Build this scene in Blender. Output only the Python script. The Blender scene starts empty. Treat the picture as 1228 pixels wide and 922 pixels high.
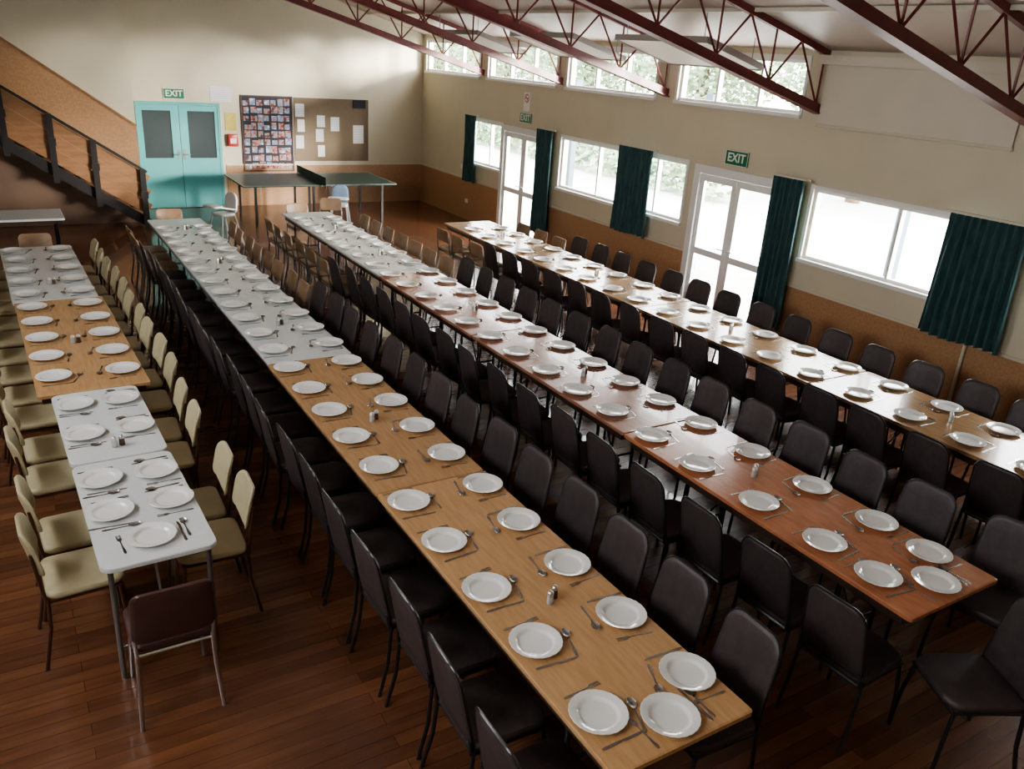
import bpy, math, random
from mathutils import Vector, Matrix
random.seed(7)
scene=bpy.context.scene
COL=scene.collection
R=random.uniform

# ------------------------------------------------------------ materials
def mat(name,color,rough=.5,metal=0.,var=0.,vscale=8.,stretch=(1,1,1),color2=None,spec=.5,coat=0.,bump=0.,bscale=40.,objvar=0.,trans=0.):
    m=bpy.data.materials.new(name); m.use_nodes=True
    nt=m.node_tree; b=nt.nodes['Principled BSDF']
    b.inputs['Base Color'].default_value=(*color,1)
    b.inputs['Roughness'].default_value=rough
    b.inputs['Metallic'].default_value=metal
    b.inputs['Specular IOR Level'].default_value=spec
    b.inputs['Coat Weight'].default_value=coat
    b.inputs['Transmission Weight'].default_value=trans
    tc=nt.nodes.new('ShaderNodeTexCoord'); mp=nt.nodes.new('ShaderNodeMapping')
    mp.inputs['Scale'].default_value=stretch
    nt.links.new(tc.outputs['Object'],mp.inputs['Vector'])
    if var>0 or color2:
        n=nt.nodes.new('ShaderNodeTexNoise'); n.inputs['Scale'].default_value=vscale; n.inputs['Detail'].default_value=5
        nt.links.new(mp.outputs['Vector'],n.inputs['Vector'])
        r=nt.nodes.new('ShaderNodeValToRGB')
        c2=color2 or tuple(c*(1-var) for c in color)
        r.color_ramp.elements[0].color=(*c2,1); r.color_ramp.elements[0].position=.35
        r.color_ramp.elements[1].color=(*color,1); r.color_ramp.elements[1].position=.65
        nt.links.new(n.outputs['Fac'],r.inputs['Fac'])
        out=r.outputs['Color']
        if objvar>0:
            oi=nt.nodes.new('ShaderNodeObjectInfo'); hs=nt.nodes.new('ShaderNodeHueSaturation')
            mr=nt.nodes.new('ShaderNodeMapRange'); mr.inputs['To Min'].default_value=1-objvar; mr.inputs['To Max'].default_value=1+objvar
            nt.links.new(oi.outputs['Random'],mr.inputs['Value']); nt.links.new(mr.outputs['Result'],hs.inputs['Value'])
            nt.links.new(out,hs.inputs['Color']); out=hs.outputs['Color']
        nt.links.new(out,b.inputs['Base Color'])
    if bump>0:
        n2=nt.nodes.new('ShaderNodeTexNoise'); n2.inputs['Scale'].default_value=bscale
        bp=nt.nodes.new('ShaderNodeBump'); bp.inputs['Strength'].default_value=bump; bp.inputs['Distance'].default_value=.01
        nt.links.new(tc.outputs['Object'],n2.inputs['Vector']); nt.links.new(n2.outputs['Fac'],bp.inputs['Height']); nt.links.new(bp.outputs['Normal'],b.inputs['Normal'])
    return m

M={}
M['wall']=mat('cream_paint',(.565,.51,.385),.55,var=.05,vscale=2)
M['ceil']=mat('ceiling_lining',(.49,.415,.36),.45,var=.05,vscale=2)
M['cork']=mat('particleboard',(.40,.235,.125),.4,color2=(.33,.185,.095),vscale=38)
M['trimw']=mat('cream_trim',(.56,.51,.41),.5)
M['alu']=mat('white_aluminium',(.70,.70,.68),.4)
M['teal']=mat('teal_paint',(.12,.40,.40),.4,var=.06,vscale=3)
M['darkglass']=mat('dim_room_glazing',(.065,.08,.082),.08)  # opaque dark colour stands in for the dim room behind the door panes
M['truss']=mat('oxide_red_steel',(.165,.030,.028),.4,var=.25,vscale=10)
M['wood']=mat('varnished_timber_top',(.50,.305,.155),.22,color2=(.43,.25,.12),vscale=5,stretch=(9,1,9),objvar=.08,coat=.3)
M['woodD']=mat('worn_timber_top',(.43,.27,.14),.22,color2=(.34,.205,.105),vscale=5,stretch=(9,1,9),objvar=.08,coat=.3)
M['red']=mat('red_stained_top',(.49,.205,.105),.2,color2=(.40,.16,.085),vscale=6,stretch=(5,1,5),objvar=.05,coat=.25)
M['redb']=mat('brown_red_top',(.37,.18,.12),.22,color2=(.30,.145,.10),vscale=6,stretch=(5,1,5),objvar=.05,coat=.25)
M['edge']=mat('dark_table_edge',(.06,.035,.025),.4)
M['white']=mat('white_plastic_top',(.64,.66,.65),.3,var=.04,vscale=30)
M['whitem']=mat('offwhite_laminate',(.60,.62,.61),.25,var=.04,vscale=10)
M['steel']=mat('grey_steel_tube',(.28,.28,.29),.35,metal=.8)
M['black']=mat('black_steel_tube',(.028,.026,.026),.3,metal=.3)
M['vinyl']=mat('charcoal_brown_fabric',(.056,.042,.040),.5,color2=(.040,.030,.030),vscale=20,objvar=.25)
M['cream']=mat('cream_vinyl',(.48,.42,.27),.38,var=.12,vscale=6,objvar=.08)
M['brownm']=mat('brown_steel_tube',(.10,.045,.025),.35,metal=.3)
M['maroon']=mat('maroon_vinyl',(.085,.04,.034),.4,var=.15,vscale=8)
M['chrome']=mat('chrome',(.60,.60,.61),.3,metal=1)
M['ply']=mat('tan_plywood',(.29,.19,.115),.4,color2=(.23,.145,.085),vscale=6,stretch=(1,6,1),objvar=.12)
M['china']=mat('white_china',(.76,.76,.74),.12,coat=.3)
M['cutlery']=mat('stainless_steel',(.55,.54,.53),.26,metal=1)
M['curtain']=mat('teal_green_fabric',(.042,.105,.10),.8,color2=(.020,.060,.066),vscale=5,stretch=(1,6,1))
M['green']=mat('exit_green',(.012,.16,.075),.4)
M['paper']=mat('white_paper',(.70,.70,.68),.7)
M['yellow']=mat('yellow_paper',(.62,.50,.13),.7,var=.15,vscale=25)
M['pin']=mat('brown_pinboard',(.20,.15,.10),.85,var=.15,vscale=60)
M['darkboard']=mat('dark_felt',(.03,.028,.035),.8)
M['ttgreen']=mat('dark_green_table',(.018,.05,.042),.35,var=.1,vscale=4,spec=.4)
M['ttline']=mat('table_line_paint',(.35,.37,.35),.6)
M['net']=mat('net_green',(.03,.06,.05),.8)
M['redp']=mat('red_plastic',(.40,.04,.03),.35)
M['stairwood']=mat('stair_timber',(.30,.155,.075),.4,var=.25,vscale=3,stretch=(1,6,6))
M['stairdark']=mat('stair_black_paint',(.02,.017,.017),.4)
M['understair']=mat('under_stair_shade',(.14,.085,.055),.6,var=.2,vscale=2)  # dark tone standing in for the shade below the stairs
M['blind']=mat('cream_blind',(.58,.53,.44),.7,var=.04,vscale=3)
M['panel']=mat('pale_heater_panel',(.80,.76,.67),.5)
M['rim']=mat('heater_rim_grey',(.30,.27,.24),.5)
M['glassy']=mat('shaker_glass',(.75,.76,.75),.08,trans=.5)
M['pepper']=mat('pepper_dark',(.10,.06,.04),.3)
M['blue']=mat('grey_blue_cushion',(.13,.19,.27),.6)
M['hiw']=mat('white_moulded_plastic',(.64,.65,.65),.35)
M['concrete']=mat('pale_paving',(.50,.50,.48),.9,var=.1,vscale=1)
M['leaf']=mat('foliage_green',(.27,.36,.22),.6,color2=(.22,.31,.18),vscale=1.5)
M['bark']=mat('tree_bark',(.12,.08,.05),.9,var=.3,vscale=6)
M['postp']=mat('grey_blue_post_paint',(.06,.10,.13),.6)
m=bpy.data.materials.new('photo_print'); m.use_nodes=True; nt=m.node_tree; b=nt.nodes['Principled BSDF']; b.inputs['Roughness'].default_value=.3
tc=nt.nodes.new('ShaderNodeTexCoord'); oi=nt.nodes.new('ShaderNodeObjectInfo'); n=nt.nodes.new('ShaderNodeTexNoise'); n.noise_dimensions='4D'; n.inputs['Scale'].default_value=10
ml=nt.nodes.new('ShaderNodeMath'); ml.operation='MULTIPLY'; ml.inputs[1].default_value=50
nt.links.new(oi.outputs['Random'],ml.inputs[0]); nt.links.new(ml.outputs[0],n.inputs['W']); nt.links.new(tc.outputs['Object'],n.inputs['Vector'])
r=nt.nodes.new('ShaderNodeValToRGB'); cr=r.color_ramp
cols=[(.03,.04,.06),(.38,.09,.07),(.36,.30,.22),(.07,.17,.38),(.5,.5,.5)]
cr.elements[0].position=.36; cr.elements[0].color=(*cols[0],1); cr.elements[1].position=.66; cr.elements[1].color=(*cols[4],1)
for i,p in enumerate((.44,.50,.56)):
    e=cr.elements.new(p); e.color=(*cols[i+1],1)
nt.links.new(n.outputs['Fac'],r.inputs['Fac']); nt.links.new(r.outputs['Color'],b.inputs['Base Color']); M['photo']=m
def notice_mat(name,scale):
    m=bpy.data.materials.new(name); m.use_nodes=True; nt=m.node_tree; b=nt.nodes['Principled BSDF']; b.inputs['Roughness'].default_value=.7
    tc=nt.nodes.new('ShaderNodeTexCoord'); w=nt.nodes.new('ShaderNodeTexWave'); w.bands_direction='Z'; w.inputs['Scale'].default_value=scale; w.inputs['Distortion'].default_value=1.2; w.inputs['Detail Scale'].default_value=30
    r=nt.nodes.new('ShaderNodeValToRGB'); r.color_ramp.elements[0].position=.12; r.color_ramp.elements[0].color=(.30,.30,.32,1); r.color_ramp.elements[1].position=.3; r.color_ramp.elements[1].color=(.70,.70,.70,1)
    nt.links.new(tc.outputs['Object'],w.inputs['Vector']); nt.links.new(w.outputs['Fac'],r.inputs['Fac']); nt.links.new(r.outputs['Color'],b.inputs['Base Color']); return m
M['notice']=notice_mat('printed_notice',12)
m=bpy.data.materials.new('dark_floorboards'); m.use_nodes=True; nt=m.node_tree; b=nt.nodes['Principled BSDF']
tc=nt.nodes.new('ShaderNodeTexCoord'); br=nt.nodes.new('ShaderNodeTexBrick')
br.inputs['Scale'].default_value=1; br.inputs['Brick Width'].default_value=2.1; br.inputs['Row Height'].default_value=.085; br.inputs['Mortar Size'].default_value=.0012
br.inputs['Color1'].default_value=(.205,.088,.044,1); br.inputs['Color2'].default_value=(.105,.044,.024,1); br.inputs['Mortar'].default_value=(.03,.014,.009,1)
br.offset=.37
mp=nt.nodes.new('ShaderNodeMapping'); mp.inputs['Scale'].default_value=(1.2,10,1); n=nt.nodes.new('ShaderNodeTexNoise'); n.inputs['Scale'].default_value=2.; n.inputs['Detail'].default_value=5
mx=nt.nodes.new('ShaderNodeMixRGB'); mx.blend_type='MULTIPLY'; mx.inputs['Fac'].default_value=.5
r=nt.nodes.new('ShaderNodeValToRGB'); r.color_ramp.elements[0].color=(.55,.55,.55,1); r.color_ramp.elements[0].position=.3; r.color_ramp.elements[1].color=(1.35,1.3,1.25,1); r.color_ramp.elements[1].position=.7
nt.links.new(tc.outputs['Object'],br.inputs['Vector']); nt.links.new(tc.outputs['Object'],mp.inputs['Vector']); nt.links.new(mp.outputs['Vector'],n.inputs['Vector'])
nt.links.new(n.outputs['Fac'],r.inputs['Fac']); nt.links.new(br.outputs['Color'],mx.inputs['Color1']); nt.links.new(r.outputs['Color'],mx.inputs['Color2'])
nt.links.new(mx.outputs['Color'],b.inputs['Base Color']); b.inputs['Roughness'].default_value=.26; b.inputs['Coat Weight'].default_value=.3; M['floor']=m
m=bpy.data.materials.new('window_glass'); m.use_nodes=True; nt=m.node_tree; nt.nodes.clear()
o=nt.nodes.new('ShaderNodeOutputMaterial'); tr=nt.nodes.new('ShaderNodeBsdfTransparent'); gl=nt.nodes.new('ShaderNodeBsdfGlossy'); gl.inputs['Roughness'].default_value=.02
mi=nt.nodes.new('ShaderNodeMixShader'); mi.inputs[0].default_value=.06
nt.links.new(tr.outputs[0],mi.inputs[1]); nt.links.new(gl.outputs[0],mi.inputs[2]); nt.links.new(mi.outputs[0],o.inputs['Surface']); M['glass']=m

# ------------------------------------------------------------ mesh builder
class MB:
    def __init__(s): s.v=[]; s.f=[]
    def add(s,vs,fs):
        o=len(s.v); s.v+= [tuple(v) for v in vs]; s.f+=[tuple(i+o for i in f) for f in fs]; return s
    def box(s,x0,x1,y0,y1,z0,z1):
        vs=[(x,y,z) for x in (x0,x1) for y in (y0,y1) for z in (z0,z1)]
        return s.add(vs,[(0,1,3,2),(4,6,7,5),(0,4,5,1),(2,3,7,6),(0,2,6,4),(1,5,7,3)])
    def beam(s,p,q,w,h,up=(0,0,1)):
        p=Vector(p);q=Vector(q);d=(q-p).normalized();u=Vector(up); sd=d.cross(u)
        if sd.length<1e-4: sd=d.cross(Vector((0,1,0)))
        sd.normalize(); u=sd.cross(d).normalized()
        vs=[]
        for c in (p,q):
            for a,b in ((-1,-1),(1,-1),(1,1),(-1,1)): vs.append(c+sd*a*w/2+u*b*h/2)
        return s.add(vs,[(0,3,2,1),(4,5,6,7),(0,1,5,4),(1,2,6,5),(2,3,7,6),(3,0,4,7)])
    def tube(s,pts,r,seg=8):
        pts=[Vector(p) for p in pts]; n=len(pts)
        t0=(pts[1]-pts[0]).normalized(); a=t0.orthogonal().normalized()
        vs=[]
        for i,p in enumerate(pts):
            if i==0:t=t0
            elif i==n-1:t=(pts[-1]-pts[-2]).normalized()
            else:t=((pts[i+1]-pts[i]).normalized()+(pts[i]-pts[i-1]).normalized()).normalized()
            a=(a-t*a.dot(t)).normalized(); b2=t.cross(a)
            for k in range(seg):
                an=2*math.pi*k/seg; vs.append(p+a*math.cos(an)*r+b2*math.sin(an)*r)
        fs=[(i*seg+k,i*seg+(k+1)%seg,(i+1)*seg+(k+1)%seg,(i+1)*seg+k) for i in range(n-1) for k in range(seg)]
        fs.append(tuple(range(seg-1,-1,-1))); fs.append(tuple((n-1)*seg+k for k in range(seg)))
        return s.add(vs,fs)
    def lathe(s,prof,seg=32,wave=None,c=(0,0,0)):
        vs=[];n=len(prof)
        for i,(r,z) in enumerate(prof):
            for k in range(seg):
                an=2*math.pi*k/seg; rr=r
                if wave: rr=r+wave(i,an)
                vs.append((c[0]+rr*math.cos(an),c[1]+rr*math.sin(an),c[2]+z))
        fs=[(i*seg+k,i*seg+(k+1)%seg,(i+1)*seg+(k+1)%seg,(i+1)*seg+k) for i in range(n-1) for k in range(seg)]
        fs.append(tuple(range(seg-1,-1,-1))); fs.append(tuple((n-1)*seg+k for k in range(seg)))
        return s.add(vs,fs)
    def pad(s,outl,t,e,f,flat=False):
        n=len(outl)
        if flat: prof=[(1-e,-t/2),(1,-t/2+.004),(1,t/2-.004),(1-e,t/2)]
        else: prof=[(.45,-t/2),(1-2.2*e,-t/2),(1-.7*e,-t*.40),(1,-t*.12),(1,t*.12),(1-.7*e,t*.38),(1-2.2*e,t*.5),(.55,t*.56),(.25,t*.58)]
        vs=[f(a*sc,b*sc,c) for sc,c in prof for a,b in outl]
        m_=len(prof)
        fs=[(i*n+k,i*n+(k+1)%n,(i+1)*n+(k+1)%n,(i+1)*n+k) for i in range(m_-1) for k in range(n)]
        fs.append(tuple(range(n-1,-1,-1))); fs.append(tuple((m_-1)*n+k for k in range(n)))
        return s.add(vs,fs)
    def mesh(s,name,material,smooth=True):
        me=bpy.data.meshes.new(name); me.from_pydata(s.v,[],s.f); me.update()
        import bmesh
        bm=bmesh.new(); bm.from_mesh(me); bmesh.ops.recalc_face_normals(bm,faces=bm.faces); bm.to_mesh(me); bm.free()
        me.materials.append(material)
        if smooth:
            me.polygons.foreach_set('use_smooth',[True]*len(me.polygons)); me.set_sharp_from_angle(angle=math.radians(38))
        return me
def rrect(w,h,r,rt=None,n=5,taper=1.0):
    rt=r if rt is None else rt; pts=[]
    for cx,cy,a0,rr in ((w/2-r,-h/2+r,-90,r),(w/2-rt,h/2-rt,0,rt),(-w/2+rt,h/2-rt,90,rt),(-w/2+r,-h/2+r,180,r)):
        for k in range(n+1):
            a=math.radians(a0+90*k/n); x=cx+rr*math.cos(a); y=cy+rr*math.sin(a)
            x*=1+(taper-1)*(y/h+.5); pts.append((x,y))
    return pts

def obj(name,me,parent=None,**kw):
    o=bpy.data.objects.new(name,me); COL.objects.link(o)
    if parent: o.parent=parent
    for k,v in kw.items(): o[k]=v
    return o
def struct(name,me,label):
    return obj(name,me,kind='structure',label=label,category=name.split('_')[0])
def spawn(name,parts,loc,rz,label,category,group=None,rot=None):
    e=bpy.data.objects.new(name,None); e.empty_display_size=.1; COL.objects.link(e)
    e.location=loc; e.rotation_euler=rot if rot else (0,0,rz)
    e['label']=label; e['category']=category
    if group: e['group']=group
    for p in parts:
        o=obj(p[0],p[1],parent=e)
        if len(p)>2 and p[2]: o['label']=p[2]
    return e
def single(name,me,loc,rz,label,category,group=None,rot=None):
    o=obj(name,me); o.location=loc; o.rotation_euler=rot if rot else (0,0,rz); o['label']=label; o['category']=category
    if group:o['group']=group
    return o

# ------------------------------------------------------------ room shell
XW=8.3; YF=17.6; YS=16.9; XL=-2.6; YB=-2.0
def ceilz(x): return 3.57+.26*(XW-x)
struct('floor',MB().box(XL,XW+.15,YB,YF+.15,-.1,0).mesh('floor',M['floor'],False),'dark glossy timber strip floorboards')
def wallgrid(x0,x1,y0,y1,z0,z1,holes):
    ys=sorted(set([y0,y1]+[h[0] for h in holes]+[h[1] for h in holes])); zs=sorted(set([z0,z1]+[h[2] for h in holes]+[h[3] for h in holes]))
    mb=MB()
    for i in range(len(ys)-1):
        j=0
        while j<len(zs)-1:
            cy=(ys[i]+ys[i+1])/2
            def inh(jj):
                cz=(zs[jj]+zs[jj+1])/2
                return any(h[0]<cy<h[1] and h[2]<cz<h[3] for h in holes)
            if inh(j): j+=1; continue
            k=j
            while k+1<len(zs)-1 and not inh(k+1): k+=1
            mb.box(x0,x1,ys[i],ys[i+1],zs[j],zs[k+1]); j=k+1
    return mb
cler=[(7.06,9.24),(9.74,11.97),(12.32,14.66),(15.02,17.4)]
lowin=[(1.8,3.8),(4.3,6.62),(8.85,12.0),(14.0,15.3)]
doors=[(7.15,8.6),(12.5,13.95)]
holes=[(a,b,2.85,3.46) for a,b in cler]+[(a,b,1.2,2.04) for a,b in lowin]+[(a,b,0,2.0) for a,b in doors]
struct('wall_right',wallgrid(XW,XW+.15,YB,YF+.15,0,3.62,holes).mesh('wall_right',M['wall'],False),'cream painted side wall with windows and glazed doors')
def prism(poly,y0,y1):
    n=len(poly); vs=[(x,y0,z) for x,z in poly]+[(x,y1,z) for x,z in poly]
    fs=[tuple(range(n)),tuple(range(2*n-1,n-1,-1))]+[(i,(i+1)%n,n+(i+1)%n,n+i) for i in range(n)]
    return MB().add(vs,fs)
struct('wall_far',prism([(2.2,0),(XW+.15,0),(XW+.15,ceilz(XW+.15)),(2.2,ceilz(2.2))],YF,YF+.15).mesh('wf',M['wall'],False),'cream painted end wall')
struct('wall_stair',prism([(XL,0),(2.23,0),(2.23,ceilz(2.23)),(XL,ceilz(XL))],YS,YF+.15).mesh('ws',M['wall'],False),'cream painted wall behind the staircase')
struct('wall_back',prism([(XL,0),(XW+.15,0),(XW+.15,ceilz(XW+.15)),(XL,ceilz(XL))],YB-.15,YB).mesh('wb',M['wall'],False),'cream painted end wall')
fill_win=[(y,y+2.4,2.9,4.4) for y in (0.5,5.2)]  # unseen windows added to let fill light in from the left
struct('wall_left',wallgrid(XL-.15,XL,YB,YF+.15,0,ceilz(XL),fill_win).mesh('wl',M['wall'],False),'cream painted wall with unseen high windows added for fill light')
struct('ceiling',MB().add([(XL-.2,YB-.2,ceilz(XL-.2)),(XW+.3,YB-.2,ceilz(XW+.3)),(XW+.3,YF+.2,ceilz(XW+.3)),(XL-.2,YF+.2,ceilz(XL-.2)),
   (XL-.2,YB-.2,ceilz(XL-.2)+.1),(XW+.3,YB-.2,ceilz(XW+.3)+.1),(XW+.3,YF+.2,ceilz(XW+.3)+.1),(XL-.2,YF+.2,ceilz(XL-.2)+.1)],
   [(0,1,2,3),(7,6,5,4),(0,4,5,1),(1,5,6,2),(2,6,7,3),(3,7,4,0)]).mesh('ceiling',M['ceil'],False),'pale sloping ceiling lining')
WZ=.82; ti=1
def trim(me,label):
    global ti
    struct('trim_%d'%ti,me,label); ti+=1
segs=[(YB,7.08),(8.67,12.43),(14.02,YF)]
for a,b in segs:
    trim(MB().box(XW-.015,XW,a,b,0.0,WZ).mesh('wains',M['cork'],False),'orange-brown particleboard wainscot')
    trim(MB().box(XW-.022,XW-.001,a,b,WZ,WZ+.03).mesh('cap',M['trimw'],False),'thin cream capping strip')
trim(MB().box(3.95,XW-.016,YF-.015,YF,0,WZ).mesh('wains2',M['cork'],False),'orange-brown particleboard wainscot on the end wall')
trim(MB().box(3.95,XW-.023,YF-.022,YF-.001,WZ,WZ+.025).mesh('cap',M['trimw'],False),'thin cream capping strip')
def dz(x): return 1.64+.70*(2.23-x)
trim(prism([(XL,0),(2.23,0),(2.23,dz(2.23)),(XL,dz(XL))],YS-.015,YS).mesh('swp',M['cork'],False),'particleboard panelling rising beside the stairs')
trim(MB().beam((XL,YS-.02,dz(XL)),(2.23,YS-.02,dz(2.23)),.03,.04).mesh('cap3',M['stairwood'],False),'sloping timber capping')

def winframe(y0,y1,z0,z1,x,mull,fw=.038,dp=.07,mid=None):
    mb=MB(); xa,xb=x,x+dp
    mb.box(xa,xb,y0,y0+fw,z0,z1); mb.box(xa,xb,y1-fw,y1,z0,z1)
    mb.box(xa,xb,y0+fw,y1-fw,z0,z0+fw); mb.box(xa,xb,y0+fw,y1-fw,z1-fw,z1)
    for m_ in mull: mb.box(xa,xb,m_-fw/2,m_+fw/2,z0+fw,z1-fw)
    return mb
wi=1
def window(y0,y1,z0,z1,mull,x=XW+.03,label='white aluminium window',surround=True):
    global wi
    mb=winframe(y0,y1,z0,z1,x,mull)
    if surround:
        w=.045; xx=XW-.015
        mb.box(xx,XW,y0-w,y1+w,z1,z1+w); mb.box(xx-.03,XW,y0-w,y1+w,z0-w,z0); mb.box(xx,XW,y0-w,y0,z0,z1); mb.box(xx,XW,y1,y1+w,z0,z1)
    o=struct('window_%d'%wi,mb.mesh('win',M['alu'],False),label); wi+=1
    obj('window_pane',MB().box(x+.03,x+.035,y0+.03,y1-.03,z0+.03,z1-.03).mesh('pane',M['glass'],False),parent=o)
for a,b in cler: window(a,b,2.85,3.46,[a+(b-a)*.33,a+(b-a)*.67],label='high strip window with white aluminium frame')
window(1.8,3.8,1.2,2.04,[2.8]); window(4.3,6.62,1.2,2.04,[5.46]); window(8.85,12.0,1.2,2.04,[9.5,10.25,10.95]); window(14.0,15.3,1.2,2.04,[14.5])
for y0,y1,z0,z1 in fill_win: window(y0,y1,z0,z1,[(y0+y1)/2],x=XL-.1,surround=False)  # frames and panes of the added fill windows, out of view
di=1
for a,b in doors:
    mb=MB(); fw=.05
    mb.box(XW-.03,XW+.1,a,a+fw,0,2.0); mb.box(XW-.03,XW+.1,b-fw,b,0,2.0); mb.box(XW-.03,XW+.1,a+fw,b-fw,1.95,2.0)
    w=.06; mb.box(XW-.03,XW,a-w,b+w,2.0,2.06); mb.box(XW-.03,XW,a-w,a,0,2.0); mb.box(XW-.03,XW,b,b+w,0,2.0)
    o=struct('door_%d'%di,mb.mesh('doorframe',M['alu'],False),'double glazed white aluminium exit doors'); di+=1
    mid=(a+b)/2
    for y0,y1,hs in ((a+fw,mid-.003,1),(mid+.003,b-fw,-1)):
        q=MB(); s_=.075; x0,x1=XW+.01,XW+.05
        q.box(x0,x1,y0,y0+s_,.01,1.94); q.box(x0,x1,y1-s_,y1,.01,1.94)
        q.box(x0,x1,y0+s_,y1-s_,.01,.14); q.box(x0,x1,y0+s_,y1-s_,1.85,1.94); q.box(x0,x1,y0+s_,y1-s_,.84,.93)
        l=obj('door_leaf',q.mesh('leaf',M['alu'],False),parent=o)
        obj('door_pane',MB().box(XW+.028,XW+.033,y0+.05,y1-.05,.1,1.88).mesh('pane',M['glass'],False),parent=l)
        hy=(y1-.04) if hs==1 else (y0+.04)
        obj('handle',MB().tube([(XW+.008,hy,1.0),(XW-.035,hy,1.0),(XW-.035,hy-hs*.1,1.0)],.009).mesh('h',M['chrome']),parent=l)
mb=MB(); a,b=2.33,3.88; y=YF
mb.box(a,a+.05,y-.05,y,0,2.02); mb.box(b-.05,b,y-.05,y,0,2.02); mb.box(a+.05,b-.05,y-.05,y,1.97,2.02)
o=struct('door_%d'%di,mb.mesh('tdf',M['teal'],False),'teal painted double doors with glazed upper panels')
mid=(a+b)/2
for y0,y1,hs in ((a+.05,mid-.004,1),(mid+.004,b-.05,-1)):
    q=MB(); g0,g1,z0,z1=y0+.06,y1-.15,.97,1.86
    if hs==-1: g0,g1=y0+.15,y1-.06
    ya,yb=y-.04,y-.005
    q.box(y0,g0,ya,yb,.01,1.965); q.box(g1,y1,ya,yb,.01,1.965); q.box(g0,g1,ya,yb,.01,z0); q.box(g0,g1,ya,yb,z1,1.965)
    l=obj('door_leaf',q.mesh('tl',M['teal'],False),parent=o)
    obj('door_pane',MB().box(g0-.01,g1+.01,y-.025,y-.018,z0-.01,z1+.01).mesh('tp',M['darkglass'],False),parent=l,label='glass pane painted dark for the dim room behind')
    hx=y1-.05 if hs==1 else y0+.05
    obj('handle',MB().box(hx-.025,hx+.025,ya-.006,ya,.95,1.13).tube([(hx,ya-.006,1.04),(hx,ya-.04,1.04),(hx-hs*.1,ya-.04,1.04)],.009).mesh('th',M['chrome']),parent=l)

# ------------------------------------------------------------ trusses
Ty=[1.4,4.1,6.8,9.47,12.15,14.85]
for y in Ty:
    e=bpy.data.objects.new('roof_truss',None); COL.objects.link(e); e.location=(XW,y,2.91); e['label']='oxide red steel roof truss with lattice webbing'; e['category']='roof truss'; e['group']='steel roof trusses'
    def zb(x): return 2.93+.26*(XW-x)-2.91
    L=XW-XL
    obj('bottom_chord',MB().beam((-.0,0,zb(XW)),(-L,0,zb(XL)),.075,.10).beam((0,0,zb(XW)-.05),(-L,0,zb(XL)-.05),.13,.012).mesh('bc',M['truss'],False),parent=e)
    obj('top_chord',MB().beam((0,0,zb(XW)+.60),(-L,0,zb(XL)+.60),.06,.07).mesh('tch',M['truss'],False),parent=e)
    x=0.06; k=0; step=.42
    while x+step<L:
        za,zc=zb(XW-x),zb(XW-x-step)
        if k%2==0: obj('web_strut',MB().tube([(-x,0,za+.05),(-x,0,za+.57)],.013,6).mesh('vs',M['truss']),parent=e)
        p=(-x,0,za+.04) if k%2==0 else (-x,0,za+.58); q=(-x-step,0,zc+.58) if k%2==0 else (-x-step,0,zc+.04)
        obj('web_strut',MB().tube([p,q],.013,6).mesh('ds',M['truss']),parent=e)
        x+=step;k+=1
for x in (7.0,5.2,3.4,1.6,-.2):
    trim(MB().beam((x,YB,ceilz(x)-.02),(x,YF,ceilz(x)-.02),.04,.04).mesh('purlin',M['trimw'],False),'thin pale ceiling batten')
for y in (8.18,10.8,13.5):
    spawn('radiant_heater_panel',[('panel_body',MB().pad(rrect(.93,1.65,.03),.05,.02,lambda a,b,c:(a,b,c-.26*a),True).mesh('hp',M['panel'],False)),
      ('panel_rim',MB().beam((-.475,-.835,.1235),(-.475,.835,.1235),.02,.07).beam((.475,-.835,-.1235),(.475,.835,-.1235),.02,.07).beam((-.475,-.835,.1235),(.475,-.835,-.1235),.02,.07).beam((-.475,.835,.1235),(.475,.835,-.1235),.02,.07).mesh('hr',M['rim'],False))
      ]+[('hanger',MB().tube([(sx*.4,sy*.7,.02-.26*sx*.4),(sx*.4,sy*.7,.30-.26*sx*.4)],.006,6).mesh('hg',M['steel'])) for sx in (-1,1) for sy in (-1,1)],
      (7.4,y,3.46),0,'pale rectangular radiant heater panel hung under the ceiling','heater panel','ceiling heater panels')

blind_parts=[('blind_fabric',MB().box(-.03,-.022,-1.15,1.15,-.68,0).mesh('bf',M['blind'],False)),
 ('roller_housing',MB().box(-.10,0,-1.22,1.22,-.03,.07).mesh('br',M['blind'],False)),('bottom_bar',MB().tube([(-.026,-1.16,-.69),(-.026,1.16,-.69)],.018,8).mesh('bb',M['trimw']))]
spawn('roller_blind',blind_parts,(XW,5.6,3.45),0,'cream roller blind pulled down over the high window','blind')
single('wall_pipe',MB().tube([(XW-.04,4.35,0.0),(XW-.04,4.35,1.1)],.018).mesh('wp',M['trimw']),(0,0,0),0,'thin cream pipe fixed to the wainscot','pipe')

def curtain(yc,w,z0,z1,nf):
    n=nf*8; rows=6; vs=[]
    for j in range(rows+1):
        t=j/rows; z=z1+(z0-z1)*t
        for i in range(n+1):
            u=i/n; ww=w*(.94+.10*t)
            vs.append((-.035*math.sin(u*nf*2*math.pi+.6*math.sin(t*3+u*9))*(.7+.4*t),(u-.5)*ww,z+(.012*math.sin(u*7) if j==rows else 0)))
    fs=[(j*(n+1)+i,j*(n+1)+i+1,(j+1)*(n+1)+i+1,(j+1)*(n+1)+i) for j in range(rows) for i in range(n)]
    me=MB().add(vs,fs).mesh('curt',M['curtain'])
    spawn('curtain',[('curtain_fabric',me),('curtain_track',MB().box(-.01,.01,-w/2-.05,w/2+.05,z1,z1+.025).mesh('ct',M['trimw'],False))],(XW-.11,yc,0),0,'dark teal green pleated curtain hanging beside the window','curtain','teal curtains')
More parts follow.
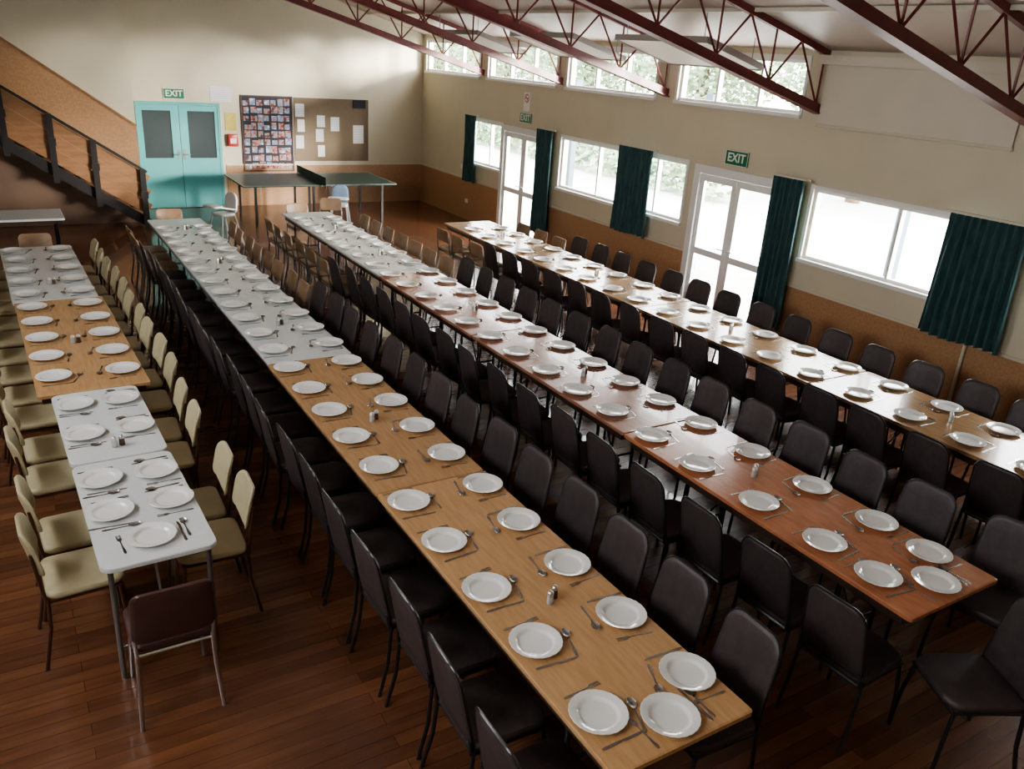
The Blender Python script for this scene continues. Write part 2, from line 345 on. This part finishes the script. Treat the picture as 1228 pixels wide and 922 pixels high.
for yc,w,z0,z1,nf in ((15.1,.5,.82,2.12,5),(12.38,.55,.32,2.12,5),(9.88,.85,.84,2.12,8),(6.93,.52,.25,2.12,6),(4.42,.85,.84,2.1,9),(3.0,.5,.84,2.1,5)):
    curtain(yc,w,z0,z1,nf)

def textmesh(s,size,material):
    cu=bpy.data.curves.new('t','FONT'); cu.body=s; cu.size=size; cu.align_x='CENTER'; cu.align_y='CENTER'; cu.extrude=.002; cu.offset=.003
    o=bpy.data.objects.new('t',cu); COL.objects.link(o); dg=bpy.context.evaluated_depsgraph_get()
    me=bpy.data.meshes.new_from_object(o.evaluated_get(dg)); me.materials.clear(); me.materials.append(material)
    bpy.data.objects.remove(o); return me
ex=textmesh('EXIT',.155,M['paper'])
def exits(loc,rz,w=.34,h=.15):
    body=MB().box(-w/2,w/2,-h/2,h/2,-.005,.02).mesh('sb',M['green'],False)
    brd=MB()
    for a in ((-w/2,w/2,-h/2,-h/2+.008),(-w/2,w/2,h/2-.008,h/2),(-w/2,-w/2+.008,-h/2,h/2),(w/2-.008,w/2,-h/2,h/2)): brd.box(a[0],a[1],a[2],a[3],.02,.022)
    e=spawn('exit_sign',[('sign_board',body),('border',brd.mesh('bd',M['paper'],False))],loc,0,'green exit sign with white EXIT lettering above doors','exit sign','exit signs',rot=(math.pi/2,0,rz))
    l=obj('lettering',ex,parent=e); l.location=(0,0,.022)
exits((3.05,YF,2.17),0,.38,.19)
exits((XW,13.2,2.24),-math.pi/2,.38,.17)
exits((XW,7.93,2.22),-math.pi/2,.40,.19)
def panel(name,x0,x1,z0,z1,material,label,cat,y=YF,t=.01,group=None):
    me=MB().box(0,x1-x0,-t,.004,0,z1-z0).mesh(name,material,False)
    return single(name,me,(x0,y,z0),0,label,cat,group)
panel('notice',3.72,4.13,2.05,2.34,M['notice'],'white printed notice sheet above the doors','notice')
panel('notice',3.98,4.19,1.50,1.84,M['yellow'],'yellow notice on the wall beside the doors','notice')
spawn('fire_alarm',[('alarm_body',MB().pad(rrect(.2,.24,.02),.09,.06,lambda a,b,c:(a,-.040+c,b),True).mesh('fa',M['redp'])),('alarm_face',MB().box(-.06,.06,-.09,-.084,-.06,.04).mesh('ff',M['paper'],False))],(4.1,YF,1.32),0,'red fire alarm call box on the end wall','fire alarm')
ns=[('sign_board',MB().box(-.1,.1,-.16,.16,-.003,.008).mesh('nsb',M['paper'],False)),
    ('prohibition_ring',MB().add([((.075 if k%2==0 else .055)*math.cos(2*math.pi*(k//2)/24),.06+(.075 if k%2==0 else .055)*math.sin(2*math.pi*(k//2)/24),.010) for k in range(48)],[(2*i,(2*i+2)%48,(2*i+3)%48,2*i+1) for i in range(24)]).beam((-.045,.105,.010),(.045,.015,.010),.016,.002).mesh('nsr',M['redp'],False)),
    ('cigarette',MB().box(-.05,.05,.053,.067,.008,.009).mesh('nsc',M['black'],False))]
spawn('no_smoking_sign',ns,(XW,13.2,2.52),0,'white no smoking sign with red circle above doors','sign',rot=(math.pi/2,0,-math.pi/2))
pb=[('board_surface',MB().box(0,1.64,-.012,0.002,0,1.28).mesh('pbs',M['pin'],False)),('board_frame',MB().box(-.015,1.66,-.02,0,-.02,0).box(-.015,1.66,-.02,0,1.28,1.30).box(1.64,1.66,-.02,0,0,1.28).mesh('pbf',M['trimw'],False))]
spawn('noticeboard',pb,(5.37,YF,.9),0,'brown pinboard with cream edging and pinned papers','noticeboard')
cb=[('board_surface',MB().box(0,1.0,-.015,0.002,0,1.45).mesh('cbs',M['darkboard'],False)),('board_frame',MB().box(-.025,1.025,-.025,0,1.45,1.475).box(-.025,0,-.025,0,0,1.45).box(1.0,1.025,-.025,0,0,1.45).box(-.025,1.025,-.025,0,-.025,0).mesh('cbf',M['maroon'],False))]
spawn('photo_board',cb,(4.32,YF,.72),0,'dark display board covered with rows of photographs','display board')
for i in range(7):
    for j in range(9):
        w=R(.095,.132); h=R(.09,.145); x=4.345+i*.138+R(-.012,.010); z=.755+j*.156+R(-.012,.01)
        me=MB().box(0,w,-.003,0,0,h).mesh('ph',M['photo'],False)
        single('photograph',me,(x,YF-.0155,z),0,'small colour photograph pinned on the display board','photograph','photographs on the display board')
for x,z,w,h,mm in ((5.40,1.80,.19,.26,'notice'),(5.44,1.50,.15,.25,'paper'),(5.40,1.16,.17,.27,'notice'),(5.86,1.60,.17,.24,'notice'),(5.83,1.30,.17,.26,'notice'),(5.87,.99,.15,.24,'paper'),(6.16,1.52,.19,.29,'notice'),(6.66,1.27,.24,.38,'notice')):
    single('pinned_paper',MB().box(0,w,-.003,0,0,h).mesh('pp',M[mm],False),(x,YF-.0125,z),0,'sheet of paper pinned on the brown noticeboard','paper','papers on the noticeboard')
single('small_sign',MB().box(0,.28,-.01,0.006,0,.17).mesh('bs',M['darkboard'],False),(6.66,YF-.021,2.0),0,'small black sign on top of the noticeboard','sign')
single('light_switch',MB().box(-.006,0.002,-.04,.04,0,.1).box(-.012,-.006,-.01,.01,.035,.065).mesh('lsw',M['alu'],False),(XW,15.6,1.0),0,'white light switch on the side wall','light switch')
single('power_socket',MB().box(-.006,0.002,-.06,.06,0,.08).box(-.01,-.006,-.04,-.02,.03,.05).box(-.01,-.006,.02,.04,.03,.05).mesh('pso',M['alu'],False),(XW-.015,15.3,.35),0,'white power socket on the wainscot','power socket')

# ------------------------------------------------------------ staircase
sy0=15.75
st=bpy.data.objects.new('staircase',None); COL.objects.link(st); st.location=(2.15,sy0,0); st['label']='timber boarded staircase with black posts and sloping black handrail'; st['category']='staircase'
sl=.67
def S(name,mb,m_,sm=False,**k): return obj(name,mb.mesh(name,m_,sm),parent=st,**k)
xe=-2.3
for yy in (0.02,1.06): S('stringer',MB().beam((0.05,yy,.05),(xe-2.15,yy,.05+sl*(2.2-xe)),.05,.16),M['stairdark'])
nst=16; rise=sl*.27
for i in range(nst):
    xx=-.14-i*.27; zz=rise*(i+1)-.02
    S('tread',MB().box(xx-.14,xx+.14,.05,1.03,zz-.02,zz+.02),M['stairwood'])
S('understair_shade_sheet',MB().add([(-.05,.55,0.003),(xe-2.15,.55,0.003),(xe-2.15,.55,sl*(2.1-xe)-.12),(-.05,.55,.003+.01)],[(0,1,2,3)]).add([(-.05,.57,0.003),(xe-2.15,.57,0.003),(xe-2.15,.57,sl*(2.1-xe)-.12),(-.05,.57,.003+.01)],[(3,2,1,0)]),M['understair'])  # dark sheet added to paint in the shaded void under the stairs
for x in (2.1,1.38,.78,.13,-.6,-1.4):
    X=x-2.15; z0=sl*(2.15-x)
    S('post',MB().box(X-.045,X+.045,-.085,-.02,z0-.10,z0+1.0).box(X-.06,X+.06,-.095,-.085,z0+.5,z0+.62),M['stairdark'])
for k,hh,w in ((0,.98,.045),(1,.82,.195),(2,.575,.195),(3,.33,.195)):
    S('handrail' if k==0 else 'rail_board',MB().beam((0.02,-.01 if k else -.045,hh),(xe-2.15,-.01 if k else -.045,hh+sl*(2.15-xe)),.02 if k else .05,w),M['stairwood'] if k else M['stairdark'])
# ------------------------------------------------------------ tables
TH=.73
def table_parts(w,l,top,white=False,legoff=None):
    t=.03
    parts=[('tabletop',MB().pad(rrect(w,l,.06 if white else .018),t,.008,lambda a,b,c:(a,b,TH-t/2+c),True).mesh('top',M[top],False))]
    if not white:
        parts.append(('edge_band',MB().box(-w/2+.03,w/2-.03,-l/2+.06,-l/2+.08,TH-.09,TH-t).box(-w/2+.03,w/2-.03,l/2-.08,l/2-.06,TH-.09,TH-t).box(-w/2+.03,-w/2+.05,-l/2+.08,l/2-.08,TH-.09,TH-t).box(w/2-.05,w/2-.03,-l/2+.08,l/2-.08,TH-.09,TH-t).mesh('eb',M['edge'],False)))
    lo=legoff or (l*.29)
    fm='steel' if white else 'black'
    lx=w/2-(.045 if white else .19)
    for s in (-1,1):
        for sx in (-1,1):
            parts.append(('leg',MB().tube([(sx*lx,s*lo,TH-t),(sx*lx,s*lo,0)],.014,8).mesh('tl',M[fm])))
        parts.append(('leg_brace',MB().tube([(-lx,s*lo,.2),(lx,s*lo,.2)],.010,6).tube([(0,s*lo,.2),(0,s*(lo-.3 if lo>.35 else lo-.12),TH-t-.01)],.008,6).mesh('lb',M[fm])))
    return parts
def table(cx,y0,y1,w,top,label,rz=0,white=False,lo=None):
    l=y1-y0-.006
    spawn('dining_table',table_parts(w,l,top,white=white,legoff=lo or (l/2-.54 if l>2 else l/2-.05)),(cx,(y0+y1)/2,0),rz,label,'table','long rows of dining tables')
WL='long dining table with varnished tan timber top'
WH='dining table with plain white laminate top'
BX=2.08
table(BX,1.73,4.13,.76,'wood',WL+' at the row end'); table(BX,4.13,6.53,.76,'wood',WL)
for i in range(3): table(BX,6.53+i*2.09,8.62+i*2.09,.74,'whitem',WH)
CX=4.09
table(CX,1.81,4.21,.80,'red','long dining table with glossy red-brown top at the row end')
table(CX,4.21,6.61,.78,'redb','long dining table with worn red-brown top'); table(CX,6.61,8.95,.78,'redb','long dining table with worn red-brown top')
for i in range(2): table(CX,8.95+i*2.0,10.95+i*2.0,.76,'whitem',WH)
DX=6.36
for i in range(4): table(DX,1.95+i*2.44,4.39+i*2.44,.83,'woodD','long dining table with worn tan timber top')
AR=.027
def ax(y): return .44-.028*(y-3.97)
table(ax(4.58),3.97,5.22,.58,'white','white plastic folding table with rounded corners',AR,True)
table(ax(5.82),5.23,6.45,.58,'white','white plastic folding table with rounded corners',AR,True)
table(ax(7.75)+.02,6.46,9.0,.78,'wood',WL,AR,lo=.75)
table(ax(10.2)+.0,9.0,11.42,.76,'whitem',WH,AR,lo=.73)
spawn('side_table',table_parts(2.0,.75,'whitem')[:2]+[('leg',MB().tube([(sx*.9,sy*.3,.7),(sx*.9,sy*.3,0)],.018).mesh('stl',M['black'])) for sx in (-1,1) for sy in (-1,1)],(-.32,13.5,0),0,'pale topped table standing near the stairs','table')

tx,ty=5.22,16.1; hl=1.5
tp=[]
for s in (-1,1):
    tp.append(('table_half',MB().box(min(s*.01,s*hl),max(s*.01,s*hl),-.7625,.7625,.735,.76).mesh('tth',M['ttgreen'],False)))
    tp.append(('white_line',MB().box(min(s*(hl-.02),s*hl),max(s*(hl-.02),s*hl),-.7625,.7625,.76,.761).box(min(s*.01,s*(hl-.02)),max(s*.01,s*(hl-.02)),-.7625,-.7425,.76,.761).box(min(s*.01,s*(hl-.02)),max(s*.01,s*(hl-.02)),.7425,.7625,.76,.761).mesh('ttl',M['ttline'],False)))
    for sy in (-1,1):
        for xx in (.15,1.25): tp.append(('leg',MB().box(s*xx-.02,s*xx+.02,sy*.6-.02,sy*.6+.02,0,.735).mesh('ttg',M['black'],False)))
tp.append(('net',MB().box(-.004,.004,-.85,.85,.765,.91).mesh('ttn',M['net'],False))); tp.append(('net_post',MB().tube([(0,-.87,.72),(0,-.87,.915)],.012).mesh('tnp',M['black']))); tp.append(('net_post',MB().tube([(0,.87,.72),(0,.87,.915)],.012).mesh('tnp',M['black'])))
spawn('table_tennis_table',tp,(tx,ty,0),0,'dark green table tennis table with net by the end wall','table tennis table')

# ------------------------------------------------------------ chairs
def banquet():
    P=[]
    P.append(('seat',MB().pad(rrect(.40,.41,.06,.09),.055,.06,lambda a,b,c:(a,b+.01,.45+c)).mesh('seat',M['vinyl'])))
    H=.41
    def bf(a,b,c):
        t=b/H+.5
        return (a,-.200-.075*t+c+.55*a*a,.675+b)
    ol=rrect(.37,H,.035,.085,6,taper=.91)
    P.append(('backrest',MB().pad(ol,.024,.05,bf).mesh('back',M['vinyl'])))
    P.append(('back_rim',MB().tube([bf(a*1.01,b*1.01,-.004) for a,b in ol+[ol[0]]],.007,6).mesh('rim',M['black'])))
    fr=MB()
    for s in (-1,1): fr.tube([(s*.185,-.19,.42),(s*.18,-.195,.5)],.011)
    fr.tube([(-.185,-.18,.415),(.185,-.18,.415),(.185,.19,.415),(-.185,.19,.415),(-.185,-.18,.415)],.011,6)
    P.append(('frame',fr.mesh('frame',M['black'])))
    for s in (-1,1):
        P.append(('leg',MB().tube([(s*.18,.18,.42),(s*.195,.205,.2),(s*.20,.215,0)],.011).mesh('leg',M['black'])))
        P.append(('leg',MB().tube([(s*.19,-.18,.44),(s*.195,-.20,.2),(s*.20,-.25,0)],.011).mesh('leg',M['black'])))
    return P
def creamc(pad='cream',fm='brownm',bh=.30,bz=.68,rt=.06,bw=.39,th=.028,cv=.9,tp=1.0,sw=.40):
    P=[]
    P.append(('seat',MB().pad(rrect(sw,.39,.05,.07),.045,.05,lambda a,b,c:(a,b+.01,.45+c)).mesh('seat',M[pad])))
    def bf(a,b,c):
        t=b/bh+.5
        return (a,-.215-.05*t+c+cv*a*a,bz+b)
    P.append(('backrest',MB().pad(rrect(bw,bh,.05,rt,5,taper=tp),th,.05,bf).mesh('back',M[pad])))
    fr=MB()
    for s in (-1,1): fr.tube([(s*.18,-.19,.42),(s*.185,-.205,.55),(s*.17,-.225,.72)],.010)
    fr.tube([(-.18,-.18,.415),(.18,-.18,.415),(.18,.18,.415),(-.18,.18,.415),(-.18,-.18,.415)],.010,6)
    P.append(('frame',fr.mesh('frame',M[fm])))
    for s in (-1,1):
        P.append(('leg',MB().tube([(s*.17,.17,.42),(s*.19,.20,.0)],.011).mesh('leg',M[fm])))
        P.append(('leg',MB().tube([(s*.18,-.18,.44),(s*.185,-.19,.25),(s*.20,-.24,0)],.011).mesh('leg',M[fm])))
    return P
K_dark=banquet(); K_cream=creamc(bh=.25,bz=.695,rt=.085,th=.022,cv=1.2,tp=.97); K_mar=creamc('maroon','chrome',.32,.66,.05,.40,cv=.5,tp=.94)
K_ply=creamc('ply','steel',.20,.68,.05,.37,th=.018)
def chair(kind,x,y,ang,jit=1):
    rz={'E':-math.pi/2,'W':math.pi/2,'N':0,'S':math.pi}[ang] if isinstance(ang,str) else ang
    rz+=R(-.06,.06)*jit
    x+=R(-.02,.02)*jit; y+=R(-.012,.012)*jit
    if kind=='dark': spawn('dining_chair',K_dark,(x,y,0),rz,'black upholstered banquet chair with rounded back and black metal legs','chair','black banquet chairs')
    if kind=='cream': spawn('dining_chair',K_cream,(x,y,0),rz,'cream vinyl padded chair with brown metal frame','chair','cream padded chairs')
    if kind=='ply': spawn('dining_chair',K_ply,(x,y,0),rz,'tan plywood stacking chair with grey metal frame','chair','tan plywood chairs')
    if kind=='mar': spawn('dining_chair',K_mar,(x,y,0),rz,'maroon vinyl chair with chrome legs at the table end','chair')
YB_=[2.03+.48*k for k in range(22)]
YC_=[2.15,2.52,3.03,3.57,4.08,4.57,5.03,5.5,6.0]+[6.0+.49*k for k in range(1,14)]
YD_=[2.5+.505*k for k in range(18)]
for y in YB_:
    chair('dark' if y<11 else 'ply',1.61,y,'E'); chair('dark' if y<8.4 else 'ply',2.51,y,'W')
yc=[2.0+.49*k for k in range(22)]
for i,y in enumerate(yc):
    chair('dark' if y<9.4 else 'ply',3.55,y,'E')
    if i==0: chair('dark',4.70,1.93,math.pi/2+.15)
    else: chair('dark' if y<9.2 else 'ply',4.60,y,'W')
for y in YD_:
    chair('dark' if y<9.6 else 'ply',5.84,y,'E'); chair('dark' if y<9.6 else 'ply',6.85,y,'W')
chair('dark',3.90,1.55,1.1,0)
YA_=[4.47,4.92,5.68,6.14,6.75,7.25,7.75,8.22,8.75,9.25,9.75,10.22,10.68,11.2]
for y in YA_:
    wx=.0 if y<6.45 else .06
    chair('cream',ax(y)+.345+wx,y,'W'); chair('cream',ax(y)-.345-wx,y,'E')
chair('mar',.42,3.81,0,0)
chair('ply',.23,11.7,'S'); chair('ply',2.1,13.1,'S'); chair('ply',4.1,13.25,'S'); chair('ply',4.75,13.6,2.8)
def highchair(cush):
    P=[('seat_shell',MB().pad(rrect(.30,.28,.05),.05,.06,lambda a,b,c:(a,b,.54+c)).mesh('hs',M['hiw'])),
       ('backrest',MB().pad(rrect(.30,.32,.05,.12),.04,.06,lambda a,b,c:(a,-.15-.03*(b/.32+.5)+c+.3*a*a,.72+b)).mesh('hb',M[cush])),
       ('tray',MB().pad(rrect(.36,.18,.06),.03,.04,lambda a,b,c:(a,b+.20,.69+c)).mesh('ht',M['hiw']))]
    P.append(('frame',MB().tube([(-.15,-.14,.62),(-.16,.16,.68)],.012).tube([(.15,-.14,.62),(.16,.16,.68)],.012).mesh('hf',M['hiw'])))
    for sx in (-1,1):
        for sy in (-1,1): P.append(('leg',MB().tube([(sx*.13,sy*.12,.52),(sx*.20,sy*.22,0)],.014).mesh('hl',M['hiw'])))
    return P
spawn('high_chair',highchair('hiw'),(3.05,14.0,0),2.0,'white plastic toddler high chair with tray','high chair')
spawn('high_chair',highchair('blue'),(5.22,14.5,0),2.7,'white toddler high chair with blue backrest','high chair')

# ------------------------------------------------------------ crockery
prof=[(.001,.002),(.045,.0),(.052,.0),(.056,.003),(.085,.008),(.096,.017),(.133,.023),(.1338,.0245),(.132,.026),(.101,.0205),(.094,.0175),(.086,.0085),(.078,.0068),(.001,.0062)]
prof=[(r_*.955,z_) for r_,z_ in prof]
def wav(i,a):
    return .0020*abs(math.cos(a*12))-.0010 if 6<=i<=8 else 0
plate_me=MB().lathe(prof,96,wav).mesh('plate',M['china'])
def outline_mesh(name,pts,t,zf=None):
    n=len(pts); vs=[(x,y,0) for x,y in pts]+[(x,y,t) for x,y in pts]
    return vs,[tuple(range(n-1,-1,-1)),tuple(range(n,2*n))]+[(i,(i+1)%n,n+(i+1)%n,n+i) for i in range(n)]
kn=[(-.0045,-.105),(.0045,-.105),(.0075,-.09),(.0065,-.03),(.0045,0),(.009,.01),(.010,.083),(.006,.107),(-.002,.112),(-.0045,0),(-.0065,-.03),(-.0075,-.09)]
knife_me=MB().add(*outline_mesh('k',kn,.0035)).mesh('knife',M['cutlery'],False)
fk=[(-.004,-.1),(.004,-.1),(.0075,-.085),(.003,-.01),(.003,.03),(.012,.045),(.012,.098),(.0093,.098),(.0088,.06),(.0064,.06),(.006,.098),(.0033,.098),(.003,.06),(-.003,.06),(-.0033,.098),(-.006,.098),(-.0064,.06),(-.0088,.06),(-.0093,.098),(-.012,.098),(-.012,.045),(-.003,.03),(-.003,-.01),(-.0075,-.085)]
fork_me=MB().add(*outline_mesh('f',fk,.0025)).mesh('fork',M['cutlery'],False)
sb=MB(); hd=[(-.004,-.1),(.004,-.1),(.008,-.085),(.0035,-.01),(.0035,.045),(-.0035,.045),(-.0035,-.01),(-.008,-.085)]
sb.add(*outline_mesh('s',hd,.003))
seg=16; vs=[]
for i,(s_,z) in enumerate(((.15,.0),(.5,.001),(.8,.0035),(1,.008))):
    for k in range(seg):
        a=2*math.pi*k/seg; vs.append((.022*s_*math.cos(a),.065+.033*s_*math.sin(a),z))
fs=[(i*seg+k,i*seg+(k+1)%seg,(i+1)*seg+(k+1)%seg,(i+1)*seg+k) for i in range(3) for k in range(seg)]+[tuple(range(seg))]
sb.add(vs,fs); spoon_me=sb.mesh('spoon',M['cutlery'])
def setting(x,y,face,narrow=False):
    z=TH
    rz={'E':-math.pi/2,'W':math.pi/2,'N':0}[face]+R(-.05,.05)
    x+=R(-.010,.010); y+=R(-.012,.012)
    single('dinner_plate',plate_me,(x,y,z),R(0,6),'round white china dinner plate with fluted rim on the table','plate','white dinner plates')
    c,s=math.cos(rz),math.sin(rz)
    def put(name,me,lx,ly,lr,lab):
        single(name,me,(x+c*lx-s*ly,y+s*lx+c*ly,z),rz+lr,lab,name,name+'s laid on the tables')
    if narrow:
        put('knife',knife_me,.152,R(-.02,.02),R(-.06,.06),'stainless steel table knife beside a plate')
        put('fork',fork_me,-.152,R(-.02,.02),R(-.06,.06),'stainless steel fork beside a plate')
        put('spoon',spoon_me,.182,R(-.02,.04),R(-.06,.06),'stainless steel dessert spoon beside a plate')
    else:
        put('knife',knife_me,.155,R(-.02,.02),R(-.08,.08),'stainless steel table knife beside a plate')
        put('fork',fork_me,-.153,R(-.0,.03),R(-.10,.10),'stainless steel fork beside a plate')
        put('spoon',spoon_me,.05+R(-.02,.02),.155,R(1.2,1.5),'stainless steel dessert spoon above a plate')
for y in YB_: setting(1.84,y,'E'); setting(2.335,y,'W')
setting(2.086,1.868,'N',True)
for i,y in enumerate(YC_): setting(3.85,y,'E'); setting(4.355,y,'W')
setting(4.10,1.95,'N',True)
for y in YD_: setting(6.14,y,'E'); setting(6.63,y,'W')
for y in (4.54,4.95,5.66,6.18): setting(ax(y)-.155,y,'E',True); setting(ax(y)+.155,y,'W',True)
setting(.42,4.19,'N',True)
for k in range(10):
    y=6.8+.49*k
    setting(ax(y)-.235,y,'E'); setting(ax(y)+.255,y,'W')
def shaker(x,y,fill):
    b_=MB().lathe([(.017,0),(.019,.004),(.018,.03),(.0155,.05),(.0155,.052)],16).mesh('shb',M[fill])
    c_=MB().lathe([(.0165,.05),(.017,.053),(.0165,.064),(.010,.072),(.002,.074)],16).mesh('shc',M['chrome'])
    spawn('salt_shaker' if fill=='glassy' else 'pepper_shaker',[('shaker_body',b_),('shaker_cap',c_,'chrome cap')],(x,y,TH),0,'small glass shaker with chrome cap standing mid table','shaker','salt and pepper shakers')
for cx,ys in ((BX,(2.75,5.12,7.5,10.0,12.0)),(CX+.02,(3.3,5.3,7.3,9.9,11.6)),(DX+.03,(3.3,5.8,8.2,10.6))):
    for y in ys: shaker(cx-.01,y,'glassy'); shaker(cx+.035,y+.03,'pepper')
for y in (5.4,7.6,9.6): shaker(ax(y)-.01,y,'glassy'); shaker(ax(y)+.035,y+.01,'pepper')

# ------------------------------------------------------------ outside
single('paved_yard',MB().box(XW+.16,60,-20,70,-.2,-.05).mesh('yard',M['concrete'],False),(0,0,0),0,'pale paved yard outside the windows','ground')['kind']='structure'
leafmb=MB(); rr=random.Random(3)
for i in range(7500):
    while True:
        p=Vector((rr.uniform(-1,1),rr.uniform(-1,1),rr.uniform(-1,1)))
        if .3<p.length<1: break
    p=Vector((p.x*3,p.y*3,p.z*2.3+4.0)); a=Vector((rr.gauss(0,1),rr.gauss(0,1),rr.gauss(0,1))).normalized(); b2=a.orthogonal().normalized(); s_=rr.uniform(.09,.17)
    leafmb.add([p-a*s_,p+b2*s_*.5,p+a*s_,p-b2*s_*.5],[(0,1,2,3)])
leaf_me=leafmb.mesh('leaves',M['leaf'],False)
trunk_me=MB().tube([(0,0,0),(.1,0,1.5),(0,.1,4)],.22,10).mesh('trunk',M['bark'])
for y in (15.5,22,28.7,35.5,42.3): spawn('tree',[('trunk',trunk_me),('foliage',leaf_me)],(21+R(-.3,.3),y,-.05),0,'leafy green tree standing outside the hall','tree','trees outside')
hm=MB()
for i in range(5000):
    p=Vector((rr.uniform(-.5,.5),rr.uniform(-13,13),rr.uniform(0,1.2))); a=Vector((rr.gauss(0,1),rr.gauss(0,1),rr.gauss(0,1))).normalized(); b2=a.orthogonal().normalized(); s_=rr.uniform(.1,.18)
    hm.add([p-a*s_,p+b2*s_*.6,p+a*s_,p-b2*s_*.6],[(0,1,2,3)])
h_=single('hedge',hm.mesh('hedge',M['leaf'],False),(16.5,29,.05),0,'low green leafy hedge beyond the paved yard','hedge'); h_['kind']='stuff'
for y in (2.8,6.7,10.6,14.5): single('verandah_post',MB().box(-.06,.06,-.06,.06,-.05,2.9).box(-.08,.08,-.08,.08,-.05,.1).box(-.08,.08,-.08,.08,2.8,2.9).mesh('vp',M['postp'],False),(10.3,y,0),0,'blue-grey painted verandah post outside the windows','post','verandah posts')

# ------------------------------------------------------------ light
w=bpy.data.worlds.new('sky'); scene.world=w; w.use_nodes=True; bg=w.node_tree.nodes['Background']; bg.inputs[0].default_value=(.96,.98,1.0,1); bg.inputs[1].default_value=20.5
sd=bpy.data.lights.new('hazy_sun','SUN'); sd.energy=26; sd.angle=math.radians(13); sd.color=(1,.95,.86)
so=bpy.data.objects.new('hazy_sun',sd); COL.objects.link(so); so.rotation_euler=Vector((-.60,.78,-.10)).to_track_quat('-Z','Y').to_euler()
def portal(x,y0,y1,z0,z1,inward):
    l=bpy.data.lights.new('portal','AREA'); l.shape='RECTANGLE'; l.size=z1-z0; l.size_y=y1-y0
    l.cycles.is_portal=True
    o=bpy.data.objects.new('window_daylight',l); COL.objects.link(o); o.location=(x,(y0+y1)/2,(z0+z1)/2); o.rotation_euler=(0,math.pi/2*inward,0)
for a,b in cler: portal(XW+.16,a,b,2.85,3.46,1)
for a,b in lowin: portal(XW+.16,a,b,1.2,2.04,1)
for a,b in doors: portal(XW+.16,a,b,0,2.0,1)
for y0,y1,z0,z1 in fill_win: portal(XL-.16,y0,y1,z0,z1,-1)  # sky portals for the added fill windows

# ------------------------------------------------------------ camera
cam=bpy.data.cameras.new('cam'); cam.sensor_width=36; cam.lens=981/1228*36; cam.clip_start=.05; cam.clip_end=300
co=bpy.data.objects.new('camera',cam); COL.objects.link(co); scene.camera=co
bk=Vector((-.4982,-.7825,.3724)).normalized(); rt=Vector((.8557,-.5137,.066)); rt=(rt-bk*rt.dot(bk)).normalized(); up=bk.cross(rt)
co.matrix_world=Matrix(((rt.x,up.x,bk.x,0),(rt.y,up.y,bk.y,0),(rt.z,up.z,bk.z,3.28),(0,0,0,1)))
scene.view_settings.view_transform='AgX'
try: scene.view_settings.look='AgX - Medium High Contrast'
except Exception as e: print(e)
scene.view_settings.exposure=0.0
